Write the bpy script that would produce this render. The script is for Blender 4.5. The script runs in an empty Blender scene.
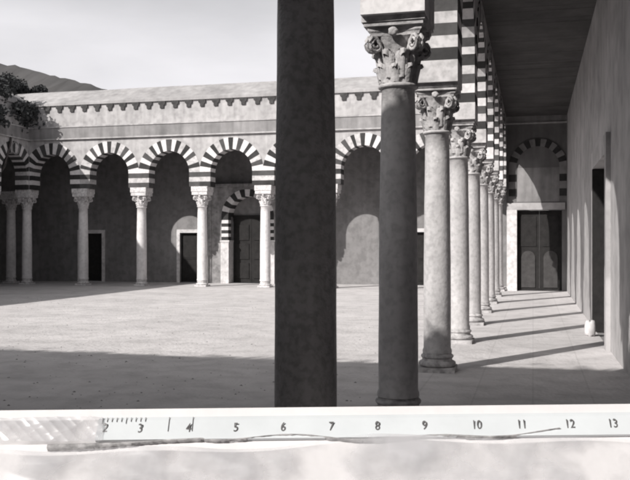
import bpy, math, random
from mathutils import Vector, Matrix
random.seed(7)
PI = math.pi
SC = bpy.context.scene
COL = SC.collection

# ------------------------------------------------------------------ materials
def mat(name, col, rough=0.85, var=0.25, scale=1.5, bump=0.25, bscale=18, warm=0.02, streak=0.0, spec=0.3, stain=None):
    m = bpy.data.materials.new(name); m.use_nodes = True
    nt = m.node_tree; N = nt.nodes; L = nt.links
    b = N['Principled BSDF']
    b.inputs['Roughness'].default_value = rough
    b.inputs['Specular IOR Level'].default_value = spec
    tc = N.new('ShaderNodeTexCoord')
    geo = N.new('ShaderNodeNewGeometry')
    n1 = N.new('ShaderNodeTexNoise'); n1.inputs['Scale'].default_value = scale; n1.inputs['Detail'].default_value = 8
    n1.inputs['Roughness'].default_value = 0.65
    L.new(geo.outputs['Position'], n1.inputs['Vector'])
    r = N.new('ShaderNodeValToRGB')
    lo = max(0.0, col * (1 - var)); hi = min(1.0, col * (1 + var * 0.7))
    def c3(v): return (v * (1.0 + warm), v * .988, v * (1 - warm * .3), 1)
    r.color_ramp.elements[0].position = 0.3; r.color_ramp.elements[0].color = c3(lo)
    r.color_ramp.elements[1].position = 0.7; r.color_ramp.elements[1].color = c3(hi)
    L.new(n1.outputs['Fac'], r.inputs['Fac'])
    out = r.outputs['Color']
    if streak > 0:                                     # rain streaks, stretched vertically
        mp = N.new('ShaderNodeMapping'); mp.inputs['Scale'].default_value = (3.0, 3.0, 0.35)
        L.new(geo.outputs['Position'], mp.inputs['Vector'])
        n2 = N.new('ShaderNodeTexNoise'); n2.inputs['Scale'].default_value = 1.6; n2.inputs['Detail'].default_value = 6
        L.new(mp.outputs['Vector'], n2.inputs['Vector'])
        rr = N.new('ShaderNodeValToRGB')
        rr.color_ramp.elements[0].position = 0.35; rr.color_ramp.elements[0].color = (1 - streak,) * 3 + (1,)
        rr.color_ramp.elements[1].position = 0.62; rr.color_ramp.elements[1].color = (1, 1, 1, 1)
        L.new(n2.outputs['Fac'], rr.inputs['Fac'])
        mx = N.new('ShaderNodeMix'); mx.data_type = 'RGBA'; mx.blend_type = 'MULTIPLY'; mx.inputs[0].default_value = 1
        L.new(out, mx.inputs[6]); L.new(rr.outputs['Color'], mx.inputs[7]); out = mx.outputs[2]
    if stain:                                          # fine speckle / pits
        n3 = N.new('ShaderNodeTexNoise'); n3.inputs['Scale'].default_value = stain[0]; n3.inputs['Detail'].default_value = 5
        L.new(geo.outputs['Position'], n3.inputs['Vector'])
        rr = N.new('ShaderNodeValToRGB')
        rr.color_ramp.elements[0].position = 0.36; rr.color_ramp.elements[0].color = (1 - stain[1],) * 3 + (1,)
        rr.color_ramp.elements[1].position = 0.55; rr.color_ramp.elements[1].color = (1, 1, 1, 1)
        L.new(n3.outputs['Fac'], rr.inputs['Fac'])
        mx = N.new('ShaderNodeMix'); mx.data_type = 'RGBA'; mx.blend_type = 'MULTIPLY'; mx.inputs[0].default_value = 1
        L.new(out, mx.inputs[6]); L.new(rr.outputs['Color'], mx.inputs[7]); out = mx.outputs[2]
    L.new(out, b.inputs['Base Color'])
    if bump > 0:
        nb = N.new('ShaderNodeTexNoise'); nb.inputs['Scale'].default_value = bscale; nb.inputs['Detail'].default_value = 6
        L.new(geo.outputs['Position'], nb.inputs['Vector'])
        bp = N.new('ShaderNodeBump'); bp.inputs['Strength'].default_value = bump; bp.inputs['Distance'].default_value = 0.02
        L.new(nb.outputs['Fac'], bp.inputs['Height']); L.new(bp.outputs['Normal'], b.inputs['Normal'])
    return m

M = {}
M['plaster'] = mat('facade_limewash', 0.46, streak=0.22, var=0.2, scale=0.9, stain=(5, .18))
M['roof'] = mat('limewashed_roof', 0.38, var=0.25, scale=0.7, streak=.15, stain=(3, .15))
M['band'] = mat('weathered_band', 0.27, var=0.3, scale=1.2, streak=.25)
M['lightstone'] = mat('pale_voussoir', 0.66, var=0.12, scale=3, bump=.2, stain=(14, .15))
M['darkstone'] = mat('dark_voussoir', 0.04, var=0.4, scale=3, bump=.3)
M['lightstone2'] = mat('stained_pale_voussoir', 0.52, var=0.2, scale=3, bump=.25, stain=(10, .25))
M['darkstone2'] = mat('faded_dark_voussoir', 0.075, var=0.4, scale=3, bump=.3)
M['whitemarble'] = mat('white_marble_shaft', 0.76, rough=.6, var=0.12, scale=2, streak=.15, bump=.3, bscale=30, stain=(9, .15))
M['whitecap'] = mat('white_carved_capital', 0.66, var=0.25, scale=5, bump=.4, bscale=30, stain=(14, .3))
M['marble'] = mat('marble_shaft', 0.52, rough=.6, var=0.16, scale=1.8, streak=.2, bump=.3, bscale=30, stain=(16, .18))
M['marble_grey'] = mat('grey_marble_shaft', 0.36, rough=.6, var=0.3, scale=2.2, streak=.3, bump=.35, bscale=35, stain=(12, .3))
M['granite'] = mat('dark_granite_shaft', 0.26, rough=.42, var=0.25, scale=1.6, bump=.35, bscale=60, streak=.3, stain=(26, .28), warm=.03)
M['capital'] = mat('carved_capital', 0.46, var=0.35, scale=4, bump=.5, bscale=30, stain=(12, .4))
M['capital_dark'] = mat('carved_capital_weathered', 0.30, var=0.35, scale=4, bump=.5, bscale=30, stain=(12, .45))
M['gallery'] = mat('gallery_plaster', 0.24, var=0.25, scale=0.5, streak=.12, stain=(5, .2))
M['portico'] = mat('portico_plaster', 0.46, var=0.25, scale=0.6, streak=.1, stain=(3, .2))
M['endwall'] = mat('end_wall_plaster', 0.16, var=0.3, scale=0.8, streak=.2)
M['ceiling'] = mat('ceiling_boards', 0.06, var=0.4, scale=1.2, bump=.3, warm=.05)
M['wood'] = mat('dark_door_wood', 0.02, var=0.4, scale=5, bump=.4, warm=.06)
M['woodpale'] = mat('bleached_door_wood', 0.055, var=0.3, scale=5, bump=.4, warm=.04)
M['frame'] = mat('pale_door_stone', 0.62, var=0.2, scale=3, stain=(8, .2))
M['portal'] = mat('portal_stone', 0.33, var=0.35, scale=2.2, streak=.3, stain=(6, .3))
M['corbel'] = mat('corbel_shade_stone', 0.06, var=0.4, scale=5)  # near black: shadow around the brackets put into their own colour
M['hill'] = mat('hill_scrub', 0.10, var=0.3, scale=.03, bump=0)
M['bark'] = mat('bark', 0.08, var=0.4, scale=6, warm=.1)
M['white'] = mat('white_card', 0.72, rough=.6, var=0.08, scale=6, bump=.08, bscale=25)
M['board'] = mat('painted_board', 0.6, rough=.5, var=0.1, scale=5, bump=.1)
M['ink'] = mat('ruler_ink', 0.13, var=0.5, scale=120, bump=0)
M['inkgrey'] = mat('worn_ruler_ink', 0.28, var=0.5, scale=90, bump=0)
M['edge'] = mat('ruler_shadow_line', 0.40, rough=.7, var=0.6, scale=35, bump=.2, bscale=60, warm=.02)  # grey of the strip that draws the shadow under the ruler

def setcol(m, col, rough=.5):
    b = m.node_tree.nodes['Principled BSDF']; b.inputs['Roughness'].default_value = rough
m = mat('ruler_plastic', 0.70, rough=.25, var=.06, scale=10, bump=.05, warm=-.045, spec=.5); M['ruler'] = m
# foliage
m = mat('tree_leaves', 0.05, var=.55, scale=1.2, bump=0, warm=-.05); M['leaf'] = m
# crumpled clear plastic film
m = bpy.data.materials.new('clear_film'); m.use_nodes = True
nt = m.node_tree; b = nt.nodes['Principled BSDF']
b.inputs['Base Color'].default_value = (.82, .82, .84, 1); b.inputs['Roughness'].default_value = .22
b.inputs['Specular IOR Level'].default_value = .8; b.inputs['Alpha'].default_value = .62
M['film'] = m
n_ = nt.nodes.new('ShaderNodeTexNoise'); n_.inputs['Scale'].default_value = 9; n_.inputs['Detail'].default_value = 4
r_ = nt.nodes.new('ShaderNodeMapRange'); r_.inputs[1].default_value = .4; r_.inputs[2].default_value = .65; r_.inputs[3].default_value = .12; r_.inputs[4].default_value = .8
g_ = nt.nodes.new('ShaderNodeNewGeometry'); nt.links.new(g_.outputs['Position'], n_.inputs['Vector']); nt.links.new(n_.outputs['Fac'], r_.inputs[0]); nt.links.new(r_.outputs[0], b.inputs['Alpha'])
b.inputs['Base Color'].default_value = (.56, .55, .57, 1); b.inputs['Roughness'].default_value = .3

# ground: earth and worn paving of the court
def ground_mat(name, base, joint, bw, bh, rot):
    m = mat(name, base, rough=.95, var=.13, scale=.6, bump=.9, bscale=14, stain=(2.6, .15), warm=.03)
    nt = m.node_tree; N = nt.nodes; L = nt.links
    geo = [n for n in N if n.type == 'NEW_GEOMETRY'][0]
    b = N['Principled BSDF']
    src = b.inputs['Base Color'].links[0].from_socket
    mp = N.new('ShaderNodeMapping'); mp.inputs['Rotation'].default_value = (0, 0, rot)
    L.new(geo.outputs['Position'], mp.inputs['Vector'])
    br = N.new('ShaderNodeTexBrick'); br.inputs['Scale'].default_value = 1
    br.inputs['Brick Width'].default_value = bw; br.inputs['Row Height'].default_value = bh
    br.inputs['Mortar Size'].default_value = .012; br.inputs['Mortar Smooth'].default_value = .4
    br.inputs['Color1'].default_value = (1, 1, 1, 1); br.inputs['Color2'].default_value = (.93, .93, .93, 1)
    br.inputs['Mortar'].default_value = (joint,) * 3 + (1,)
    L.new(mp.outputs['Vector'], br.inputs['Vector'])
    mx = N.new('ShaderNodeMix'); mx.data_type = 'RGBA'; mx.blend_type = 'MULTIPLY'; mx.inputs[0].default_value = 1
    L.new(src, mx.inputs[6]); L.new(br.outputs['Color'], mx.inputs[7]); L.new(mx.outputs[2], b.inputs['Base Color'])
    return m
M['court'] = ground_mat('court_paving', .62, .96, 1.3, .8, 0)
M['portfloor'] = ground_mat('portico_paving', .60, .86, .9, .6, PI / 2)
M['earth'] = mat('earth', .25, var=.3, scale=.1, bump=.2)

# ------------------------------------------------------------------ mesh helpers
class MB:
    def __init__(s): s.v = []; s.f = []; s.m = []; s.sm = []
    def face(s, pts, mi=0, smooth=False):
        i = len(s.v); s.v += [tuple(p) for p in pts]; s.f.append(tuple(range(i, i + len(pts)))); s.m.append(mi); s.sm.append(smooth)
    def box(s, x0, x1, y0, y1, z0, z1, mi=0):
        i = len(s.v)
        s.v += [(x, y, z) for z in (z0, z1) for y in (y0, y1) for x in (x0, x1)]
        for q in ((0, 2, 3, 1), (4, 5, 7, 6), (0, 1, 5, 4), (2, 6, 7, 3), (0, 4, 6, 2), (1, 3, 7, 5)):
            s.f.append(tuple(i + k for k in q)); s.m.append(mi); s.sm.append(False)
    def grid(s, rows, mi=0, smooth=True, closed=False):
        i = len(s.v); nr = len(rows); nc = len(rows[0])
        for r in rows: s.v += [tuple(p) for p in r]
        for a in range(nr - 1):
            for b in range(nc if closed else nc - 1):
                c = (b + 1) % nc
                s.f.append((i + a * nc + b, i + a * nc + c, i + (a + 1) * nc + c, i + (a + 1) * nc + b)); s.m.append(mi); s.sm.append(smooth)
    def lathe(s, prof, seg=32, mi=0, cx=0, cy=0, wob=0):
        rows = []
        for r, z in prof:
            rows.append([(cx + (r + wob * math.sin(3 * k + z * 5)) * math.cos(2 * PI * k / seg), cy + (r + wob * math.sin(5 * k + z * 3)) * math.sin(2 * PI * k / seg), z) for k in range(seg)])
        s.grid(rows, mi, True, True)
    def tube(s, pts, rads, seg=8, mi=0):
        rows = []
        for k, p in enumerate(pts):
            p = Vector(p); a = Vector(pts[max(0, k - 1)]); b = Vector(pts[min(len(pts) - 1, k + 1)])
            d = (b - a).normalized(); u = d.cross(Vector((0, 0, 1)))
            if u.length < .05: u = d.cross(Vector((1, .3, 0)))
            u.normalize(); w = d.cross(u)
            r = rads[k] if isinstance(rads, (list, tuple)) else rads
            rows.append([p + u * r * math.cos(2 * PI * q / seg) + w * r * math.sin(2 * PI * q / seg) for q in range(seg)])
        s.grid(rows, mi, True, True)
    def build(s, name, mats, parent=None):
        me = bpy.data.meshes.new(name); me.from_pydata(s.v, [], s.f)
        for mm in (mats if isinstance(mats, (list, tuple)) else [mats]): me.materials.append(mm)
        me.polygons.foreach_set('material_index', s.m); me.polygons.foreach_set('use_smooth', s.sm)
        me.update()
        o = bpy.data.objects.new(name, me); COL.objects.link(o)
        if parent: o.parent = parent
        return o
def tag(o, label=None, cat=None, group=None, kind=None):
    if label: o['label'] = label
    if cat: o['kind'] = 'thing'
    if cat: o['category'] = cat
    if group: o['group'] = group
    if kind: o['kind'] = kind
    return o
def empty(name, loc=(0, 0, 0), rz=0):
    o = bpy.data.objects.new(name, None); COL.objects.link(o); o.location = loc; o.rotation_euler = (0, 0, rz)
    o.empty_display_size = .2
    return o
def copy_tree(o, parent=None):
    c = o.copy(); COL.objects.link(c)
    if parent: c.parent = parent
    for ch in list(o.children): copy_tree(ch, c)
    return c

# ------------------------------------------------------------------ frame of reference
# X across the court (right positive), Y along the near colonnade, Z up, camera over the origin
F = 850.0; AL = math.atan(218 / F); CA, SA = math.cos(AL), math.sin(AL)
EYE = 1.60
def at(px, t):                    # X of the line of sight through photo column px where it reaches depth Y = t
    u = (px - 315) / F
    return t * (u * CA - SA) / (CA + u * SA)
XA = -1.18       # line of the near colonnade
SP = 3.23        # its bay
TF = 30.7        # far facade
XL = at(27, TF)  # line of the left facade
WF = 2.55        # bay of the far facade
XR = 1.13        # portico wall

# ------------------------------------------------------------------ columns
def column_parts(root, shaft_m, cap_m, h_shaft=3.025, h_cap=3.52, rb=.172, rt=.15, slab=None, seed=0, capw=.262, lean=0):
    rnd = random.Random(seed)
    # base: plinth, torus, scotia, torus
    b = MB(); hb = .235
    n = 32
    b.box(-.235, .235, -.235, .235, 0.0, .06)
    prof = [(.20, .06)]
    for k in range(9): a = -PI / 2 + PI * k / 8; prof.append((.20 + .036 * math.cos(a), .096 + .036 * math.sin(a)))
    prof += [(.195, .136), (.188, .150), (.192, .164)]
    for k in range(7): a = -PI / 2 + PI * k / 6; prof.append((.185 + .022 * math.cos(a), .19 + .022 * math.sin(a)))
    prof += [(.183, .216), (.183, hb), (rb - .01, hb)]
    b.lathe(prof, n)
    b.build('base', cap_m, root)
    # shaft with slight entasis
    s = MB(); prof = [(rb + .012, hb), (rb + .012, hb + .03), (rb, hb + .06)]
    for k in range(1, 13):
        q = k / 12; prof.append((rb + (rt - rb) * q ** 1.6 + .003 * math.sin(q * PI) + rnd.uniform(-.0012, .0012), hb + .06 + (h_shaft - .03 - hb - .06) * q))
    for k in range(7): a = -PI / 2 + PI * k / 6; prof.append((rt + .012 + .02 * math.cos(a), h_shaft - .005 + .02 * math.sin(a)))
    prof.append((rt - .01, h_shaft + .016))
    s.lathe(prof, 40)
    s.build('shaft', shaft_m, root)
    # capital: bell, two rows of leaves, corner volutes, hollow-sided abacus
    c = MB(); z0 = h_shaft; H = h_cap - h_shaft
    c.lathe([(rt - .005, z0 + .01), (rt + .0, z0 + .1 * H), (rt + .008, z0 + .45 * H), (rt + .035, z0 + .72 * H), (rt + .075, z0 + .84 * H)], 24)
    def leaf(ang, zb, hl, w, r0, curl):
        rows = []
        for i in range(13):
            q = i / 12
            rr = r0 + .020 + curl * (q ** 2.2) + .012 * math.sin(q * PI)
            z = zb + hl * (q - .55 * max(0, q - .72) ** 1.5 * 5)
            ww = w * (.92 + .22 * math.sin(q * PI)) * (1 - .55 * max(0, q - .7) / .3) * (.84 + .2 * abs(math.sin(q * 4.2 * PI)))
            row = []
            for j in range(9):
                e = (j - 4) / 4
                aa = ang + e * ww / (2 * rr)
                r2 = rr - .030 * e * e + (.012 if j == 4 else 0) + (.009 if j in (2, 6) else -.004 if j in (1, 3, 5, 7) else 0)
                row.append((r2 * math.cos(aa), r2 * math.sin(aa), z - .02 * e * e))
            rows.append(row)
        c.grid(rows, 0, True)
    for k in range(8): leaf(2 * PI * k / 8 + rnd.uniform(-.04, .04), z0 + .02, H * .46 * rnd.uniform(.9, 1.05), .135, rt - .005, .055 * rnd.uniform(.8, 1.2))
    for k in range(8): leaf(2 * PI * (k + .5) / 8, z0 + .12 * H, H * .68, .135, rt + .002, .062)
    R = capw * 1.28
    for k in range(4):
        a = PI / 4 + k * PI / 2
        d = Vector((math.cos(a), math.sin(a), 0)); nrm = Vector((-math.sin(a), math.cos(a), 0))
        for sgn in (-1, 1):
            pts = []; rad = []
            # stalk rising from the leaves then spiralling in
            for i in range(6):
                q = i / 5
                pts.append(d * (rt + .02 + (R - rt - .09) * q ** 1.3) + Vector((0, 0, z0 + H * (.45 + .38 * q ** .8))) + nrm * sgn * .03); rad.append(.015 + .006 * q)
            cx = R - .075; cz = z0 + H * .70
            for i in range(1, 22):
                th = PI / 2 - i / 21 * 3.6 * PI; rr = .078 * (1 - .75 * i / 21)
                pts.append(d * (cx + rr * math.cos(th)) + Vector((0, 0, cz + rr * math.sin(th))) + nrm * sgn * .03); rad.append(.017 * (1 - .3 * i / 21))
            c.tube(pts, rad, 6)
        # core between the two scrolls
        rows = []
        for off in (-.034, .034):
            rows.append([d * (R - .075 + .05 * math.cos(2 * PI * i / 14)) + Vector((0, 0, z0 + H * .70 + .05 * math.sin(2 * PI * i / 14))) + nrm * off for i in range(14)])
        c.grid(rows, 0, True, True)
        # rosette in the middle of each abacus side
        fa = k * PI / 2; fd = Vector((math.cos(fa), math.sin(fa), 0)); ft = Vector((-math.sin(fa), math.cos(fa), 0))
        cen = fd * (rt + .105) + Vector((0, 0, z0 + H * .89))
        rows = []
        for rr, o in ((.045, 0), (.04, .025), (.02, .035), (.001, .03)):
            rows.append([cen + fd * o + ft * rr * (1 + .12 * math.cos(5 * i * 2 * PI / 20)) * math.cos(2 * PI * i / 20) + Vector((0, 0, rr * .9 * math.sin(2 * PI * i / 20))) for i in range(20)])
        c.grid(rows, 0, True, True)
    # abacus
    out = []
    A = capw
    for k in range(4):
        a0 = PI / 4 + k * PI / 2
        p0 = Vector((math.cos(a0), math.sin(a0), 0)) * A * 1.36; p1 = Vector((math.cos(a0 + PI / 2), math.sin(a0 + PI / 2), 0)) * A * 1.36
        mid = (p0 + p1) / 2
        for i in range(8):
            q = .04 + i / 8 * .96
            p = p0.lerp(p1, q); inn = -mid.normalized() * .055 * math.sin(q * PI)
            out.append(p + inn)
    zt = h_cap; rows = []
    for sc, z in ((.90, zt - .075), (.93, zt - .05), (1.0, zt - .035), (1.0, zt)):
        rows.append([(p.x * sc, p.y * sc, z) for p in out])
    c.grid(rows, 0, False, True)
    c.face([(p.x, p.y, zt) for p in out]); c.face([(p.x * .9, p.y * .9, zt - .075) for p in reversed(out)])
    c.build('capital', cap_m, root)
    if slab:
        w, h = slab; i = MB()
        i.box(-w * .94, w * .94, -w * .94, w * .94, h_cap + .001, h_cap + (h - h_cap) * .4)
        i.box(-w, w, -w, w, h_cap + (h - h_cap) * .4, h - .002)
        i.build('impost', cap_m, root)

NEAR_T = [4.40 + SP * n for n in range(-1, 9)]
near_labels = {
 0: 'grey marble column at the corner behind the sloping white board',
 1: 'big dark column nearest the camera, smooth shaft running from top to bottom',
 2: 'second nearest column, half shaded, with large scrolled capital touching the top of the photo',
 3: 'third column of the near row, pale shaft, scrolled capital and whole moulded base',
 4: 'fourth column of the near row, slimmer, just behind the one with whole base',
 5: 'fifth column of the near row, narrow pale shaft with sunlit paving at its foot',
 6: 'sixth column of the near row, narrow and partly hidden behind the ones before it',
 7: 'seventh column of the near row, thin sliver of shaft behind the sixth',
 9: 'last column of the near row, against the end wall of the portico',
 8: 'eighth column of the near row, one before the last column at the end wall',
}
protos = {}
for i, t in enumerate(NEAR_T):
    if i == 0: continue                 # would stand beside the camera, outside the photo
    key = 'granite' if i == 1 else ('grey' if i in (0, 2) else 'pale')
    if key not in protos:
        r = empty('column')
        sm, cm = {'granite': (M['granite'], M['capital_dark']), 'grey': (M['marble'], M['capital']), 'pale': (M['marble'], M['capital'])}[key]
        column_parts(r, sm, cm, slab=(.28, 3.61), seed=i, rb={'granite': .166, 'grey': .178, 'pale': .172}[key])
        protos[key] = r
    else: r = copy_tree(protos[key])
    r.location = (XA, t, .004); r.rotation_euler = (0, 0, (i * 3 % 4) * PI / 2 + random.uniform(-.03, .03))
    tag(r, near_labels[i], 'column', 'columns of the near colonnade')

far_proto = None
def far_column(x, t, label, group):
    global far_proto
    if far_proto is None:
        r = empty('column'); column_parts(r, M['whitemarble'], M['whitecap'], h_shaft=3.08, h_cap=3.52, rb=.20, rt=.175, slab=(.33, 3.84), seed=91, capw=.29)
        far_proto = r
    else: r = copy_tree(far_proto)
    r.location = (x, t, .004)
    tag(r, label, 'column', group)
    return r
far_labels = ['white column at the far left corner of the court, under the first striped arch',
 'second white column of the far arcade, beside a dark doorway with pale frame',
 'third white column of the far arcade, in front of plain grey gallery wall',
 'fourth white column of the far arcade, at the left edge of the stone portal',
 'fifth white column of the far arcade, just left of the big dark column',
 'sixth column of the far arcade, hidden or nearly so behind the big dark column',
 'seventh column of the far arcade, behind the second nearest column',
 'last column of the far arcade, next to the near colonnade']
for i in range(8):
    far_column(XL + WF * i, TF, far_labels[i], 'columns of the far arcade')

# ------------------------------------------------------------------ arcaded wings
def arcade_wing(name, label, loc, rz, n, w, R, hc, cap_top, ring, th, ceil, eave, ridge, depth, courses, nv, back_m, ceil_m,
                corbels=True, skip_ext=(0, 0), roof_ext=0, low=0.0, band=(5.85, 6.28), roofdepth=None, cat='arcade building', back=True):
    """local x runs along the facade, local -y is the court side, wing body behind in +y"""
    root = empty(name, loc, rz); tag(root, label, cat)
    hy = th / 2; px = .014
    wall = MB()
    top = eave
    L0 = -skip_ext[0]; L1 = n * w + skip_ext[1]
    for bay in range(n):
        cx = bay * w + w / 2
        arc = MB(); Ro = R + ring; hw = w / 2
        def outer(a):
            ro = Ro
            c_ = abs(math.cos(a))
            if c_ * ro > hw: ro = hw / c_
            return (cx + ro * math.cos(a), hc + ro * math.sin(a))
        sub = 4; pts = []
        bounds = [PI * k / nv + (random.uniform(-.028, .028) * 17 / nv if 0 < k < nv else 0) for k in range(nv + 1)]
        for k in range(nv):
            mi = (0 if k % 2 == 0 else 1) + 2 * (random.random() < .4)          # light first
            pr = px + random.uniform(-.004, .005)
            for q in range(sub):
                a0 = bounds[k] + (bounds[k + 1] - bounds[k]) * q / sub; a1 = bounds[k] + (bounds[k + 1] - bounds[k]) * (q + 1) / sub
                i0 = (cx + R * math.cos(a0), hc + R * math.sin(a0)); i1 = (cx + R * math.cos(a1), hc + R * math.sin(a1))
                o0 = outer(a0); o1 = outer(a1)
                for yy, fl in ((-hy - pr, False), (hy + pr, True)):
                    P = [(i0[0], yy, i0[1]), (o0[0], yy, o0[1]), (o1[0], yy, o1[1]), (i1[0], yy, i1[1])]
                    arc.face(P[::-1] if not fl else P, mi)
                arc.face([(i0[0], -hy - pr, i0[1]), (i0[0], hy + pr, i0[1]), (i1[0], hy + pr, i1[1]), (i1[0], -hy - pr, i1[1])], mi)
                arc.face([(o0[0], -hy - pr, o0[1]), (o1[0], -hy - pr, o1[1]), (o1[0], hy + pr, o1[1]), (o0[0], hy + pr, o0[1])], mi)
                # wall above this slice
                if abs(o0[0] - o1[0]) > 1e-4:
                    for yy in (-hy, hy):
                        wall.face([(o0[0], yy, o0[1]), (o1[0], yy, o1[1]), (o1[0], yy, top), (o0[0], yy, top)])
                    wall.face([(o0[0], -hy, top), (o1[0], -hy, top), (o1[0], hy, top), (o0[0], hy, top)])
        # straight courses of the stilted springing
        z = cap_top; total = sum(h for h, _ in courses); k_ = (hc - cap_top) / total
        for h, mi in courses:
            h *= k_; mi += 2 * (random.random() < .4); pr = px + random.uniform(-.003, .005)
            for x0, x1 in ((cx - hw, cx - R), (cx + R, cx + hw)):
                arc.box(x0, x1, -hy - pr, hy + pr, z, z + h, mi)
            z += h
        arc.m = [mm for mm in arc.m]
        arc.build('arch', [M['lightstone'], M['darkstone'], M['lightstone2'], M['darkstone2']], root)
    for e0, e1 in ((L0, 0), (n * w, L1)):
        if e1 - e0 > .01: wall.box(e0, e1, -hy, hy, cap_top if e1 - e0 < .5 else low, top)
    wall.build('wall', M['plaster'], root)
    b = MB(); bl0, bl1 = L0, L1 + roof_ext
    if band:
        b.box(bl0, bl1, -hy - .07, -hy - .001, band[0], band[1])
        b.box(bl0, bl1, -hy - .10, -hy - .0015, band[0] - .05, band[0] - .001, 1)
        b.box(bl0, bl1, -hy - .10, -hy - .0015, band[1] + .001, band[1] + .05, 1)
        b.build('string_course', [M['band'], M['plaster']], root)
    # cornice slab and roof slope
    rd = roofdepth or 1.1
    r_ = MB(); e = -hy - .075
    prof = [(e, eave), (e, eave + .10), (-hy + .0, eave + .16), (-hy + rd, ridge), (depth, ridge), (depth, ridge - .25), (-hy + .3, eave)]
    n_ = len(prof)
    seg = max(2, int((L1 - L0) / 1.2))
    rows = []
    for s_ in range(seg + 1):
        x = bl0 + (bl1 - bl0) * s_ / seg
        jz = random.uniform(-.012, .012)
        rows.append([(x, y, z + (jz if k in (1, 2, 3) else 0)) for k, (y, z) in enumerate(prof)])
    r_.grid(rows, 0, False, True)
    r_.face([rows[0][k] for k in range(n_)]); r_.face([rows[-1][k] for k in range(n_)][::-1])
    r_.build('roof', M['roof'], root)
    if corbels:
        step = .555; x = bl0 + .3; cproto = None
        while x < bl1 - .1 and x - bl0 < 55:
            c = MB()
            # stepped bracket, narrowing downwards
            pts = [(-.15, eave - .001), (.15, eave - .001), (.14, eave - .11), (.085, eave - .16), (.075, eave - .27), (-.075, eave - .27), (-.085, eave - .16), (-.14, eave - .11)]
            if cproto is None:
                yo, yi = -hy - .065, -hy + .0
                c.face([(p[0], yo + (.0 if p[1] > eave - .12 else .015), p[1]) for p in pts])
                for q in range(8):
                    p, p2 = pts[q], pts[(q + 1) % 8]
                    c.face([(p[0], yo + (.0 if p[1] > eave - .12 else .015), p[1]), (p[0], yi, p[1]), (p2[0], yi, p2[1]), (p2[0], yo + (.0 if p2[1] > eave - .12 else .015), p2[1])])
                cproto = c.build('corbel', M['corbel'], root); o = cproto
            else:
                o = cproto.copy(); COL.objects.link(o); o.parent = root
            o.location = (x, 0, 0); x += step
    # ceiling and back wall
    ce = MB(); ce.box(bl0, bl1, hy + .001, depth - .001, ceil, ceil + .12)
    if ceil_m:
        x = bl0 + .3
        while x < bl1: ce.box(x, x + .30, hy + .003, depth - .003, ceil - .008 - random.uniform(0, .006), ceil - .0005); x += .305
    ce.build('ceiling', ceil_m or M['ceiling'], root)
    return root

# far wing
cF = [(.19, 1), (.18, 0), (.19, 1)]
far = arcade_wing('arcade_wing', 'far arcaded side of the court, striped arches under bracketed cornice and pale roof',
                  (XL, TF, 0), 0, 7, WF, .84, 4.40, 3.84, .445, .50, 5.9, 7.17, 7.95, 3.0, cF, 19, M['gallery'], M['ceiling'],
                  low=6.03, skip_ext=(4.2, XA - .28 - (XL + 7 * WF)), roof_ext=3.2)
# near wing (rotated so its local -y faces the court): local x runs towards -Y
cN = [(.27, 0), (.155, 1), (.15, 0), (.155, 1)]
nb = 8
t_end = NEAR_T[-1]
# local x axis must run along the colonnade; court lies at -X, so local -y -> -X: rotation -90deg: x->-Y, y->X
near = arcade_wing('arcade_wing', 'near striped arcade receding along the portico, seen edge on above the close row of columns',
                   (XA, t_end, 0), -PI / 2, 9, SP, 1.27, 4.33, 3.61, .38, .54, 6.07, 7.17, 7.95, XR - XA, cN, 27, M['portico'], M['ceiling'],
                   skip_ext=(TF - t_end - .25, .3))
# left wing: court lies at +X, so local -y -> +X : rotation +90deg: x->+Y, y->-X
left = arcade_wing('arcade_wing', 'left arcaded side of the court, its shaded facade at the left edge of the photo',
                   (XL, TF - 11 * WF, 0), PI / 2, 11, WF, .84, 4.40, 3.84, .445, .50, 5.9, 7.17, 7.95, 4.0, cF, 19, M['gallery'], M['ceiling'],
                   skip_ext=(0, 0), corbels=False)
# rear wing, behind the camera: court at +Y : rotation 180deg
nR = 7; wR = (XA - XL) / nR
rear = arcade_wing('arcade_wing', 'arcaded building at the camera side of the court, outside the photo, shading the foreground',
                   (XA, NEAR_T[0], 0), PI, nR, wR, .90, 4.40, 3.84, .445, .50, 6.3, 7.17, 7.6, 4.4, cF, 19, M['gallery'], M['ceiling'],
                   skip_ext=(2.6, 3.5), corbels=False, band=None, low=6.08)
for k in range(1, 11):
    t = TF - k * WF
    far_column(XL, t, 'slender white column of the left arcade beside the left edge of the photo' if k == 1 else 'white column of the left arcade, outside the photo', 'columns of the left arcade')
for k in range(1, nR):
    far_column(XA - k * wR, NEAR_T[0], 'white column of the arcade behind the camera', 'columns of the arcade behind the camera')
far_column(XL, NEAR_T[0], 'white column at the corner behind the camera, left of the court', 'columns of the arcade behind the camera')
# second row inside the left corner (seen between the corner columns)
far_column(XL - 1.35, TF + .9, 'thin white column standing inside the gallery left of the corner column', 'columns of the left arcade')

# corner piers over the corner columns (parts of the wings)
def corner(root, x, ht):
    c = MB(); c.box(x - .275, x + .275, -.275, .275, 3.841, ht); c.build('corner_pier', M['plaster'], root)
corner(far, 0, 7.16); corner(rear, nR * wR, 7.16)
# round plaques on the spandrels of the corner
def plaque(root, x, z, y=-.25):
    c = MB(); rows = []
    for rr, o in ((.26, 0), (.26, .03), (.21, .03), (.20, .012), (.001, .012)):
        rows.append([(x + rr * math.cos(2 * PI * i / 28), y - .002 - o, z + rr * math.sin(2 * PI * i / 28)) for i in range(28)])
    c.grid(rows, 0, False, True); c.build('round_plaque', M['band'], root)
plaque(far, .0, 5.35, -.278); plaque(left, 11 * WF - 1.0 - .2, 5.42)

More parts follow.
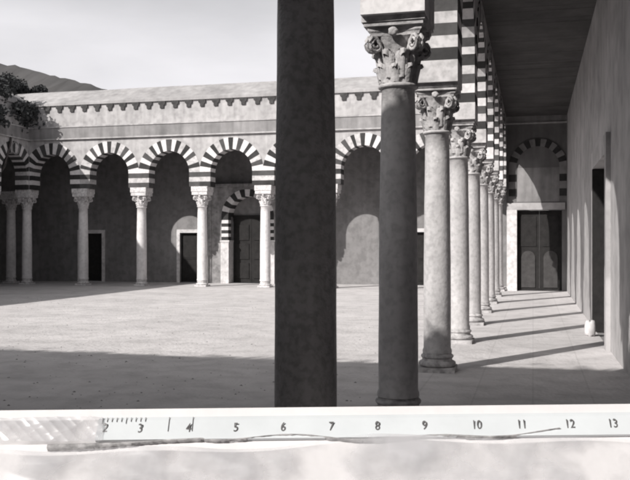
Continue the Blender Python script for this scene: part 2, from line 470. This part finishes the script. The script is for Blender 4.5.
# ------------------------------------------------------------------ gallery walls with openings
def wall_with_holes(x0, x1, y0, y1, ztop, holes, mb=None):
    """box wall in local x with rectangular holes (hx0,hx1,hz0,hz1), butted pieces"""
    mb = mb or MB(); xs = sorted(holes)
    cur = x0
    for a, b, z0, z1 in xs:
        mb.box(cur, a, y0, y1, 0, ztop)
        if z1 < ztop: mb.box(a, b, y0, y1, z1, ztop)
        if z0 > 0: mb.box(a, b, y0, y1, 0, z0)
        cur = b
    mb.box(cur, x1, y0, y1, 0, ztop)
    return mb
TB = TF + 3.0
def dx(px): return at(px, TB) - XL     # local x on the far back wall
d1, d2, dp, d4 = dx(91.5), dx(191.5), dx(250), dx(420)
DW = .52
holes = [(d1 - DW, d1 + DW, 0, 2.12), (d2 - DW, d2 + DW, 0, 2.12), (dp - .84, dp + .84, 0, 3.75), (d4 - DW, d4 + DW, 0, 2.12)]
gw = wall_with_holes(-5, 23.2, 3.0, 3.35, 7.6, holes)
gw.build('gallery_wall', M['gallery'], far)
def door_set(root, x, y, w, h, frame=.14, leaf_in=.12, leaves=1, lab=None):
    f = MB()
    f.box(x - w - frame, x - w + .0, y - .05, y - .001, 0.0, h + frame)
    f.box(x + w, x + w + frame, y - .05, y - .001, 0.0, h + frame)
    f.box(x - w + .001, x + w - .001, y - .05, y - .001, h, h + frame)
    fr = f.build('door_frame', M['frame'], root)
    for s in range(leaves):
        lw = 2 * w / leaves; xa = x - w + lw * s + .006; xb = xa + lw - .012
        d = MB(); d.box(xa, xb, y + leaf_in, y + leaf_in + .05, .02, h - .01)
        for (z0, z1) in ((.15, .9), (1.0, h - .15)):
            d.box(xa + .09, xb - .09, y + leaf_in - .02, y + leaf_in - .001, z0, z1)
            d.box(xa + .15, xb - .15, y + leaf_in - .035, y + leaf_in - .021, z0 + .06, z1 - .06)
        dd = d.build('door', M['wood'], root)
        k = MB(); k.lathe([(.001, -.03), (.02, -.025), (.028, 0), (.02, .025), (.001, .03)], 10); ho = k.build('handle', M['corbel'], dd)
        ho.location = (xb - .05 if s == 0 else xa + .05, y + leaf_in - .04, 1.05)
for d_ in (d1, d2, d4): door_set(far, d_, 3.0, DW, 2.12)
# the big stone portal
P = empty('stone_portal', (XL + dp, TB, 0)); tag(P, 'carved stone portal with striped arch and dark opening behind the far arcade', 'portal')
pw = 1.75; ph = 4.0
sur = MB(); R0 = .84; hcP = 2.78; Ro = R0 + .30
def rect_ray(a):          # outer rectangle boundary
    c, s = math.cos(a), math.sin(a); k = min(pw / max(abs(c), 1e-6), (ph - hcP) / max(s, 1e-6)); return (k * c, hcP + k * s)
yf = -.32
K = 48
ang = sorted(set([PI * i / K for i in range(K + 1)] + [math.atan2(ph - hcP, pw), PI - math.atan2(ph - hcP, pw)]))
for a0, a1 in zip(ang, ang[1:]):
    o0, o1 = rect_ray(a0), rect_ray(a1); i0 = (Ro * math.cos(a0), hcP + Ro * math.sin(a0)); i1 = (Ro * math.cos(a1), hcP + Ro * math.sin(a1))
    sur.face([(i0[0], yf, i0[1]), (i1[0], yf, i1[1]), (o1[0], yf, o1[1]), (o0[0], yf, o0[1])])
for s in (-1, 1):
    x0, x1 = sorted((s * Ro, s * pw)); sur.face([(x0, yf, 0), (x1, yf, 0), (x1, yf, hcP), (x0, yf, hcP)])
    sur.face([(s * pw, yf, 0), (s * pw, -.002, 0), (s * pw, -.002, ph), (s * pw, yf, ph)])
sur.face([(-pw, yf, ph), (pw, yf, ph), (pw, -.002, ph), (-pw, -.002, ph)])
sur.build('surround', M['portal'], P)
tr = MB()
tr.box(-pw - .08, pw + .08, yf - .06, -.003, ph + .001, ph + .14)
tr.box(-pw + .02, pw - .02, yf - .03, yf - .001, ph - .10, ph - .005)
for s in (-1, 1):
    x0, x1 = sorted((s * (pw - .16), s * (pw - .02))); tr.box(x0, x1, yf - .04, yf - .002, 0.0, ph - .105)
tr.build('moulding', M['portal'], P)
st = MB()
nvp = 15
for k in range(nvp):
    for q in range(3):
        a0 = PI * (k + q / 3) / nvp; a1 = PI * (k + (q + 1) / 3) / nvp
        p = [(rr * math.cos(a), hcP + rr * math.sin(a)) for rr, a in ((R0, a0), (Ro, a0), (Ro, a1), (R0, a1))]
        st.face([(x, yf - .015, z) for x, z in p], k % 2)
        st.face([(p[0][0], yf - .015, p[0][1]), (p[0][0], .35, p[0][1]), (p[3][0], .35, p[3][1]), (p[3][0], yf - .015, p[3][1])], k % 2)
        st.face([(p[1][0], yf - .015, p[1][1]), (p[1][0], yf, p[1][1]), (p[2][0], yf, p[2][1]), (p[2][0], yf - .015, p[2][1])], k % 2)
z = 1.8; k = 0
while z < hcP - .01:
    for s in (-1, 1):
        x0, x1 = sorted((s * R0, s * Ro)); st.box(x0, x1, yf - .015, .35, z, min(hcP, z + .14) - .0005, k % 2)
    z += .14; k += 1
st.build('striped_arch', [M['darkstone'], M['lightstone']], P)
for s in (-1, 1):
    ja = MB()
    x0, x1 = sorted((s * (R0 - .02), s * (Ro + .03))); ja.box(x0, x1, yf - .03, .34, .0, 1.72); ja.box(x0 - .03, x1 + .03, yf - .05, .36, 1.72, 1.799)
    ja.build('jamb', M['frame'], P)
dl = MB()
for s in (-1, 1):
    x0, x1 = sorted((s * .005, s * .80)); dl.box(x0, x1, .2, .26, .02, 2.72)
    for z0 in (.2, 1.0, 1.8): dl.box(x0 + .1, x1 - .1, .17, .199, z0, z0 + .65)
dl.box(-.82, .82, .2, .27, 2.725, 2.85)
dl.build('door', M['wood'], P)
tyf = MB(); tyf.box(-.83, .83, .30, .34, 2.6, 3.7); tyf.build('tympanum', M['gallery'], P)

# ------------------------------------------------------------------ portico: back wall, doorway, end wall
# near wing local frame: x = t_end - Y, y = X - XA
D = XR - XA
ddoor = (t_end - 16.45, t_end - 13.75)
pwl = wall_with_holes(-(TF - t_end), t_end + 1.5, D, D + .45, 7.6, [(ddoor[0], ddoor[1], 0, 3.0)])
pwl.build('portico_wall', M['portico'], near)
# side doorway trim, near-black room and dark reveal lining that keep the opening dark
f = MB(); x0, x1 = ddoor
f.box(x0 - .28, x0 - .001, D - .07, D - .001, 0.0, 3.30); f.box(x1 + .001, x1 + .28, D - .07, D - .001, 0.0, 3.30)
f.box(x0, x1, D - .07, D - .001, 3.001, 3.30)
f.build('door_frame', M['portico'], near)
rm = MB(); rm.box(x0 - .4, x1 + .4, D + 2.6, D + 2.7, 0, 3.4); rm.box(x0 - .5, x0 - .401, D + .451, D + 2.7, 0, 3.4); rm.box(x1 + .401, x1 + .5, D + .451, D + 2.7, 0, 3.4)
rm.box(x0 - .5, x1 + .5, D + .451, D + 2.7, 3.401, 3.5); rm.build('side_room', M['wood'], near)
dl = MB(); dl.box(x0 + .004, x0 + .05, D - .075, D + .44, .02, 2.99); dl.build('door', M['wood'], near)  # dark sheet added over the sunlit reveal to paint it as shade

# end wall of the portico
TE = TF - .26                     # front plane
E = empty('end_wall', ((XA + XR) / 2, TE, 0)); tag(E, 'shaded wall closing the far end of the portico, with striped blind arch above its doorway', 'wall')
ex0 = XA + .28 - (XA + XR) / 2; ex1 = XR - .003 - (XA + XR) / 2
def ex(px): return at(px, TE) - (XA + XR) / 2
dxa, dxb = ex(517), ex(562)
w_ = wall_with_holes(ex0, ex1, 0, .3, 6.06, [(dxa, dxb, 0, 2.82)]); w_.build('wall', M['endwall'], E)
acx = (ex(508) + ex(567)) / 2 + .02; av = MB(); Rv = .72; Rvo = .98
for k in range(15):
    for q in range(3):
        a0 = PI * (k + q / 3) / 15; a1 = PI * (k + (q + 1) / 3) / 15
        p = [(acx + rr * math.cos(a), 4.30 + rr * math.sin(a)) for rr, a in ((Rv, a0), (Rvo, a0), (Rvo, a1), (Rv, a1))]
        p = [(min(max(x, ex0 + .003), ex1 - .003), z) for x, z in p]
        av.face([(x, -.04, z) for x, z in p], k % 2)
        for (u, v) in ((0, 3), (1, 2)):
            av.face([(p[u][0], -.04, p[u][1]), (p[u][0], -.001, p[u][1]), (p[v][0], -.001, p[v][1]), (p[v][0], -.04, p[v][1])], k % 2)
for k in range(4):
    for s in (-1, 1):
        x0, x1 = sorted((acx + s * Rv, acx + s * Rvo)); x0 = max(x0, ex0 + .003); x1 = min(x1, ex1 - .003)
        av.box(x0, x1, -.04, -.001, 3.3 + .25 * k, 3.55 + .25 * k - .001, (k + 1) % 2)
av.build('blind_arch', [M['gallery'], M['darkstone']], E)
inf = MB(); inf.box(acx - Rv + .005, acx + Rv - .005, -.006, -.001, 3.10, 4.28); inf.build('arch_infill', M['band'], E)
li = MB(); li.box(max(ex0 + .01, dxa - .95), dxb + .10, -.06, -.001, 2.821, 3.06); li.build('lintel', M['portico'], E)
jb = MB(); jb.box(max(ex0 + .01, dxa - .95), dxa - .002, -.08, -.0015, .0, 2.82); jb.build('jamb', M['frame'], E)
for s in (0, 1):
    lw = (dxb - dxa) / 2; a = dxa + lw * s + .002; b = a + lw - .004
    d = MB(); d.box(a, b, .16, .21, .02, 2.80)
    d.box(a + .10, b - .10, .135, .159, 1.55, 2.6)
    dd = d.build('door', M['wood'], E)
    p_ = MB(); cx = (a + b) / 2; hw_ = (b - a) / 2 - .14
    pts = [(cx - hw_, .12), (cx + hw_, .12), (cx + hw_, 1.15)] + [(cx + hw_ * math.cos(PI * i / 10), 1.15 + .25 * math.sin(PI * i / 10)) for i in range(1, 10)] + [(cx - hw_, 1.15)]
    p_.face([(x, .125, z) for x, z in pts]);
    for i in range(len(pts)):
        q0, q1 = pts[i], pts[(i + 1) % len(pts)]; p_.face([(q0[0], .125, q0[1]), (q1[0], .125, q1[1]), (q1[0], .159, q1[1]), (q0[0], .159, q0[1])])
    p_.build('door_panel', M['woodpale'], dd)

# small pale stone by the side doorway
st = MB(); rows = []
rs = random.Random(4)
for i in range(9):
    ph_ = -PI / 2 + PI * i / 8
    rows.append([((.12 * max(0.001, math.cos(ph_)) ** .18 * (1 + .1 * math.sin(2 * j))) * math.cos(2 * PI * j / 14), .10 * max(0.001, math.cos(ph_)) ** .18 * (1 + .1 * math.cos(3 * j)) * math.sin(2 * PI * j / 14), .15 + .15 * math.sin(ph_) + .02 * math.sin(j * 1.7)) for j in range(14)])
st.grid(rows, 0, True, True); o = st.build('kerb_stone', M['frame']); o.location = (XR - .16, 15.6, .004); o.scale = (.75, .75, .9)
tag(o, 'small rounded pale stone at the foot of the right hand wall', 'stone')

# ------------------------------------------------------------------ back walls of the unseen wings
lb = MB(); lb.box(-.5, 11 * WF + 4.3, 4.0, 4.35, 0, 7.6); lb.build('gallery_wall', M['gallery'], left)
# rear back wall with an added unseen opening that lets sun onto the board (local x = XA - X, local y = T0 - Y)
T0 = NEAR_T[0]
EL = math.radians(32); az = Vector((.53, .85)).normalized()
TANE = math.tan(EL)
BD = 1.30                          # distance of the sloping board from the camera
def cam2world(xc, zc, h): return Vector((xc * CA - zc * SA, zc * CA + xc * SA, h))
bc = cam2world(0, BD, EYE - .35)
yw = 4.4
run = (bc.y - (T0 - yw)) / az.y
wx = bc.x - run * az.x; wz = bc.z + run * TANE
lx = XA - wx
rb_ = wall_with_holes(-2.6, nR * wR + 3.5, yw, yw + .12, 7.3, [(lx - 1.9, lx + 1.9, wz - .62, wz + .75)])
rb_.build('gallery_wall', M['gallery'], rear)

# ------------------------------------------------------------------ ground sheets
def sheet(name, x0, x1, y0, y1, z, m, n=1):
    g = MB(); g.face([(x0, y0, z), (x1, y0, z), (x1, y1, z), (x0, y1, z)]); o = g.build(name, m); tag(o, kind='structure'); return o
sheet('ground', -900, 900, -900, 900, -.012, M['earth'])
sheet('court_paving', XL + .0, XA - .45, T0, TF - .4, 0.0, M['court'])
sheet('portico_floor', XA - .45, XR, -4, TF + 4, .004, M['portfloor'])
sheet('gallery_floor', XL - 4.0, XA - .452, TF - .398, TF + 3.0, .004, M['portfloor'])
sheet('left_gallery_floor', XL - 4.0, XL - .002, T0, TF - .4, .004, M['portfloor'])
sheet('rear_gallery_floor', XL - 4.0, XA - .452, -4, T0 - .002, .004, M['portfloor'])

rp_ = random.Random(77); pb = MB()
for k in range(2600):
    y = 3.5 + rp_.random() ** 1.6 * 20; x = rp_.uniform(-15, -1.7)
    if x < -.8 * y: continue
    r = rp_.choice([.006, .008, .011, .016]) * rp_.uniform(.7, 1.3)
    n = 5; a0 = rp_.uniform(0, 6)
    ring = [(x + r * math.cos(a0 + 2 * PI * i / n) * rp_.uniform(.7, 1.2), y + r * math.sin(a0 + 2 * PI * i / n), .0005) for i in range(n)]
    topp = (x, y, r * .7)
    for i in range(n): pb.face([ring[i], ring[(i + 1) % n], topp])
tag(pb.build('gravel', M['portal']), kind='stuff')

# hill behind the roofs
hl = MB(); rows = []
prof = [(-620, 95), (-420, 86), (-330, 80), (at(-30, 300), 77), (at(15, 300), 74), (at(45, 300), 70), (at(75, 300), 66.5), (at(107, 300), 62.5), (at(130, 300), 56), (at(200, 300), 36), (at(300, 300), 18), (at(420, 300), 4)]
fine = []
for (xa, ha), (xb, hb_) in zip(prof, prof[1:]):
    for k in range(6): q = k / 6; fine.append((xa + (xb - xa) * q, ha + (hb_ - ha) * q + random.uniform(-.5, .5)))
for y, sc in ((180, 0), (220, .25), (250, .5), (275, .8), (300, 1), (340, .85), (420, .3), (480, 0)):
    rows.append([(x * (1 if y == 300 else 1), y, h * sc * (1 + (random.uniform(-.05, .05) if y != 300 else 0)) - .5) for x, h in fine])
hl.grid(rows, 0, True); o = hl.build('hill', M['hill']); tag(o, kind='structure')

# ------------------------------------------------------------------ trees behind the corner
def tree(x, y, h, r, seed, label):
    rnd = random.Random(seed); root = empty('tree', (x, y, 0)); tag(root, label, 'tree', 'trees behind the left roof')
    t = MB(); th = h - r * 1.3
    t.tube([(0, 0, 0), (.1, 0, th * .5), (0, .1, th), (.05, 0, h - r * 1.1)], [.3, .24, .18, .06], 10)
    for k in range(7):
        a = k * .9 + rnd.random(); z = th * (.72 + .035 * k)
        t.tube([(0, 0, z), (math.cos(a) * r * .4, math.sin(a) * r * .4, z + .4), (math.cos(a) * r * .7, math.sin(a) * r * .7, z + .8)], [.12, .08, .03], 6)
    t.build('trunk', M['bark'], root)
    l = MB()
    cl = []
    for k in range(26):
        a = rnd.uniform(0, 2 * PI); e = rnd.uniform(-.7, 1); q = rnd.uniform(.35, .95)
        cl.append((Vector((math.cos(a) * q * r, math.sin(a) * q * r, h - r + e * r * .85)) , rnd.uniform(.28, .5) * r))
    for c, cr in cl:
        for j in range(330):
            d = Vector((rnd.gauss(0, 1), rnd.gauss(0, 1), rnd.gauss(0, 1))).normalized() * cr * rnd.uniform(.4, 1.05)
            p = c + d; s = rnd.uniform(.05, .11)
            u = Vector((rnd.gauss(0, 1), rnd.gauss(0, 1), rnd.gauss(0, 1))).normalized(); v = u.orthogonal().normalized()
            l.face([p - u * s, p - v * s * .5, p + u * s, p + v * s * .5])
    l.build('crown', M['leaf'], root)
tree(at(-3, 38.5), 38.5, 10.3, 1.15, 3, 'dark tree crown rising at the left edge above the corner roof')
tree(at(31, 40), 40, 9.95, .85, 5, 'smaller dark tree just right of the one at the edge, against the hill')

cr = empty('added_foliage', (XL - .6, TF - 1.3, 0)); tag(cr, 'dark leaf mass added over the shaded corner roof at the left edge', 'added foliage')  # leaf mass added to darken the roof corner that lies in shade
rnd = random.Random(21); l = MB()
for k in range(30):
    c0 = Vector((rnd.uniform(-1.2, 1.3), rnd.uniform(-1.6, 1.6), rnd.uniform(6.4, 7.9)))
    for j in range(240):
        d = Vector((rnd.gauss(0, 1), rnd.gauss(0, 1), rnd.gauss(0, 1))).normalized() * rnd.uniform(.1, .5)
        p = c0 + d; q = rnd.uniform(.06, .12); u = Vector((rnd.gauss(0, 1), rnd.gauss(0, 1), rnd.gauss(0, 1))).normalized(); v = u.orthogonal().normalized()
        l.face([p - u * q, p - v * q * .5, p + u * q, p + v * q * .5])
l.build('foliage', M['leaf'], cr)
t = MB(); t.tube([(-.1, 0, 4.1), (0.85, -.6, 4.6), (.93, -.3, 5.6), (.8, 0, 6.6), (-.2, .2, 7.6)], [.05, .05, .045, .04, .03], 7); t.build('stem', M['bark'], cr)

cr = empty('added_foliage', (-8, NEAR_T[0] - .2, 0)); tag(cr, 'unseen ragged leaves added along the rear roof to break up its shadow edge', 'added foliage')  # added out of view to roughen the roof shadow on the court
l = MB(); x = -13.0
while x < 6.5:
    hgt = rnd.choice([.1, .2, .25, .35, .5]) * rnd.uniform(.6, 1.3)
    for j in range(46):
        p = Vector((x + rnd.gauss(0, .3), rnd.gauss(.2, .18), 7.15 + rnd.uniform(0, 1) * hgt)); q = rnd.uniform(.05, .11)
        u = Vector((rnd.gauss(0, 1), rnd.gauss(0, 1), rnd.gauss(0, 1))).normalized(); v = u.orthogonal().normalized()
        l.face([p - u * q, p - v * q * .5, p + u * q, p + v * q * .5])
    x += rnd.uniform(.2, .45)
l.build('foliage', M['leaf'], cr)

# ------------------------------------------------------------------ added sloping board carrying postcard margin, ruler and film, close to the camera
px2 = BD / F                                           # metres per photo pixel at that distance
tilt = math.radians(52)
BO = empty('sloping_board', (0, 0, 0)); tag(BO, 'added sloping board showing the white postcard margin, across the very bottom of the photo', 'board')
roll = math.radians(-.66)
# board frame: origin at the middle of the top edge; local x right, local y up-slope, local z out of the board towards the camera
yaw = Matrix.Rotation(AL, 4, 'Z')
org = cam2world(0, BD, EYE - (406.5 - 245) * px2)
MAT = Matrix.Translation(org) @ yaw @ Matrix.Rotation(tilt, 4, 'X') @ Matrix.Rotation(-roll, 4, 'Z')
BO.matrix_world = MAT
st_, ct_ = math.sin(tilt), math.cos(tilt)
def yb(py, off=0):      # slope coordinate (negative downwards) that lands on photo row py at centre
    a = (py - 245) / F
    # point: depth BD - s*ct_, drop (406.5-245)*px2 + s*st_ ; s>0 down-slope
    d0 = (406.5 - 245) * px2
    return -(a * BD - d0) / (st_ + a * ct_)
def sx(px, y): return (px - 315) / F * (BD + y * ct_)
b = MB(); Wd = .58; Ln = .30
b.box(-Wd, Wd, -Ln, .0, -.022, -.002); b.build('board_top', M['board'], BO)
c = MB(); c.box(-Wd + .004, Wd - .004, -Ln + .003, -.001, -.0015, .0); c.build('card', M['white'], BO)
def stand(xx):
    s = MB(); Mi = MAT.inverted()
    topw = MAT @ Vector((xx, -.17, -.03))
    for dy in (-.26, .26):
        foot = topw + yaw.to_3x3() @ Vector((0, dy, 0)); foot.z = .0
        s.tube([Mi @ foot, Mi @ (topw + yaw.to_3x3() @ Vector((0, dy * .1, 0)))], .018, 8)
    f1 = topw + yaw.to_3x3() @ Vector((0, -.17, 0)); f2 = topw + yaw.to_3x3() @ Vector((0, .17, 0)); f1.z = f2.z = .42
    s.tube([Mi @ f1, Mi @ f2], .012, 8)
    s.build('leg', M['woodpale'], BO)
stand(-.46); stand(.46)
# ruler
RU = empty('ruler'); tag(RU, 'long white centimetre ruler with black numbers lying across the bottom of the photo', 'ruler')
RU.matrix_world = MAT @ Matrix.Translation((0, 0, .0005))
y_t, y_b = yb(416), yb(440)
x_l, x_r = sx(100, y_t), Wd - .01
rl = MB(); seg = 60; rows = []
prof = lambda wv: [(y_t, .0), (y_t, .002), (y_t - .006, .004), (y_b + wv, .0075), (y_b + wv, .0)]
for k in range(seg + 1):
    x = x_l + (x_r - x_l) * k / seg; rows.append([(x, y, z) for y, z in prof(.0)])
rl.grid(rows, 0, False, True); rl.face(rows[0]); rl.face(rows[-1][::-1]); rl.build('blade', M['ruler'], RU)
# uneven dark strip: shadow line under the ruler, built as a coloured band
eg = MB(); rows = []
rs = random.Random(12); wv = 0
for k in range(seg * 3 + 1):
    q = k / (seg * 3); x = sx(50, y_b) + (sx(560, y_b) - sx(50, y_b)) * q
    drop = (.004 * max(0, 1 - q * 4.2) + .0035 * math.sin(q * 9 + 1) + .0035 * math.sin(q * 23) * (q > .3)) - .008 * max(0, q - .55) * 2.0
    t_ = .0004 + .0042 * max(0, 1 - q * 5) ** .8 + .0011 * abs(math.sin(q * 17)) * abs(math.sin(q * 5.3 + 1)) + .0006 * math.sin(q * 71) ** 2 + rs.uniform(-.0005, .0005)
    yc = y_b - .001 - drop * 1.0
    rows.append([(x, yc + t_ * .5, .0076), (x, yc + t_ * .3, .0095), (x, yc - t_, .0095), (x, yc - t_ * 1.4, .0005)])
eg.grid(rows, 0, True); eg.build('shadow_strip', M['edge'], RU)
def ztop(y): return .004 + (.0075 - .004) * ((y_t - .006) - y) / ((y_t - .006) - y_b) + .0005
def glyph(txt, px, py, size, m, name='number'):
    cu = bpy.data.curves.new(name, 'FONT'); cu.body = txt; cu.size = size; cu.align_x = 'CENTER'; cu.align_y = 'CENTER'; cu.offset = size * .012
    tmp = bpy.data.objects.new('tmp', cu); COL.objects.link(tmp)
    dg = bpy.context.evaluated_depsgraph_get(); me = bpy.data.meshes.new_from_object(tmp.evaluated_get(dg))
    bpy.data.objects.remove(tmp); me.materials.clear(); me.materials.append(m)
    for p in me.polygons: p.material_index = 0
    o = bpy.data.objects.new(name, me); COL.objects.link(o); o.parent = RU
    y = yb(py); o.location = (sx(px, y), y, ztop(y) + .0008); o.scale = (1.0, 1.28, 1)
    o.rotation_euler = (math.atan2(.0035, (y_t - y_b)), 0, 0)
    return o
nums = [('2', 92 + 14), ('3', 141), ('4', 189), ('5', 236), ('6', 283), ('7', 331), ('8', 377), ('9', 424), ('10', 476), ('11', 521), ('12', 569), ('13', 612)]
for s, px in nums:
    glyph(s, px, 429 if px > 120 else 428, .0155, M['inkgrey'] if s in ('2',) else M['ink'])
tk = MB()
x = 104
k = 0
while x < 690:
    ln = (6.5 if k % 5 == 0 else 4.5) if x < 148 else 15
    show = x < 148 or k in (14, 19)
    if show:
        y1 = yb(417.0); y2 = yb(417.0 + ln); xx = sx(x, y1)
        z1 = ztop(y1) + .0004; z2 = ztop(y2) + .0004
        tk.face([(xx - .0005, y1, z1), (xx + .0005, y1, z1), (xx + .0005, y2, z2), (xx - .0005, y2, z2)])
    x += 4.72; k += 1
tk.build('tick_marks', M['ink'], RU)
# crumpled clear film below and left of the ruler
def film(name, label, px0, px1, py0, py1, seed, amp, group=None, edge=None):
    rnd = random.Random(seed); f = MB(); rows = []
    nx, ny = 160, 40; ph_ = [rnd.uniform(0, 6) for _ in range(8)]
    for j in range(ny + 1):
        row = []
        for i in range(nx + 1):
            q = i / nx; v = j / ny
            top = py0 + (edge(q) if edge else 0)
            py = top + (py1 - top) * v; px = px0 + (px1 - px0) * q
            y = yb(py); x_ = sx(px, y)
            z = .004 + amp * (1.6 + .5 * math.sin(q * 9 + ph_[0] + v * 3) + .4 * math.sin(q * 17 + ph_[1] - v * 5) - .7 * abs(math.sin(q * 13 + ph_[2] + v * 4)) + .35 * abs(math.sin(v * 7 + q * 6 + ph_[3])) - .3 * abs(math.sin(q * 37 - v * 6 + ph_[4])))
            row.append((x_, y, z))
        rows.append(row)
    f.grid(rows, 0, True); o = f.build(name, M['film']); o.matrix_world = MAT @ Matrix.Translation((0, 0, .003))
    tag(o, label, 'plastic film'); return o
film('plastic_film', 'crumpled clear plastic film lying below the ruler, catching glare', -30, 660, 446, 492, 3, .0045, edge=lambda q: 5 * math.sin(q * 7) + 3 * math.sin(q * 19))
film('plastic_flap', 'small clear plastic flap at the left end of the ruler', -30, 104, 417, 441, 8, .002)

# ------------------------------------------------------------------ camera, sun, sky
cam = bpy.data.cameras.new('camera'); co = bpy.data.objects.new('camera', cam); COL.objects.link(co)
co.location = (0, 0, EYE); co.rotation_euler = (PI / 2, 0, AL)
cam.sensor_width = 36; cam.lens = 36 * F / 630; cam.shift_y = 5 / 630; cam.clip_start = .05; cam.clip_end = 3000
SC.camera = co
sl = bpy.data.lights.new('sun', 'SUN'); sl.energy = 5.0; sl.angle = math.radians(.55); sl.color = (1, .97, .93)
so = bpy.data.objects.new('sun', sl); COL.objects.link(so)
dirv = Vector((az.x * math.cos(EL), az.y * math.cos(EL), -math.sin(EL)))
so.rotation_euler = dirv.to_track_quat('-Z', 'Y').to_euler()
w = bpy.data.worlds.new('World'); SC.world = w; w.use_nodes = True
nt = w.node_tree; N = nt.nodes; L = nt.links; N.clear()
sky = N.new('ShaderNodeTexSky'); sky.sky_type = 'NISHITA'; sky.sun_disc = False
sky.sun_elevation = EL; sky.sun_rotation = math.atan2(-az.x, -az.y) % (2 * PI)
sky.dust_density = 4; sky.air_density = 1.0
hs = N.new('ShaderNodeHueSaturation'); hs.inputs['Saturation'].default_value = .12
L.new(sky.outputs['Color'], hs.inputs['Color'])
tc = N.new('ShaderNodeTexCoord'); mp = N.new('ShaderNodeMapping'); mp.inputs['Scale'].default_value = (1, 1, 3)
L.new(tc.outputs['Generated'], mp.inputs['Vector'])
nz = N.new('ShaderNodeTexNoise'); nz.inputs['Scale'].default_value = 2.2; nz.inputs['Detail'].default_value = 6
L.new(mp.outputs['Vector'], nz.inputs['Vector'])
rp = N.new('ShaderNodeValToRGB')
rp.color_ramp.elements[0].position = .35; rp.color_ramp.elements[0].color = (8.2, 8.1, 8.4, 1)
rp.color_ramp.elements[1].position = .65; rp.color_ramp.elements[1].color = (11.0, 10.8, 11.2, 1)
L.new(nz.outputs['Fac'], rp.inputs['Fac'])
sxyz = N.new('ShaderNodeSeparateXYZ'); L.new(tc.outputs['Generated'], sxyz.inputs[0])
el = N.new('ShaderNodeMapRange'); el.inputs[1].default_value = .24; el.inputs[2].default_value = .36; el.inputs[3].default_value = 1; el.inputs[4].default_value = .0   # veil thins overhead
L.new(sxyz.outputs['Z'], el.inputs[0])
vm = N.new('ShaderNodeMath'); vm.operation = 'MULTIPLY'; vm.inputs[1].default_value = .9; L.new(el.outputs[0], vm.inputs[0])
mx = N.new('ShaderNodeMix'); mx.data_type = 'RGBA'; mx.inputs[0].default_value = .65   # thin high cloud veil over the clear sky
L.new(hs.outputs['Color'], mx.inputs[6]); L.new(rp.outputs['Color'], mx.inputs[7])
bg = N.new('ShaderNodeBackground'); bg.inputs['Strength'].default_value = .095
L.new(vm.outputs[0], mx.inputs[0]); L.new(mx.outputs[2], bg.inputs['Color'])
ow = N.new('ShaderNodeOutputWorld'); L.new(bg.outputs['Background'], ow.inputs['Surface'])
SC.render.engine = 'CYCLES'
SC.view_settings.view_transform = 'Standard'; SC.view_settings.look = 'None'; SC.view_settings.gamma = 1; SC.view_settings.exposure = 0
SC.cycles.filter_width = 2.2
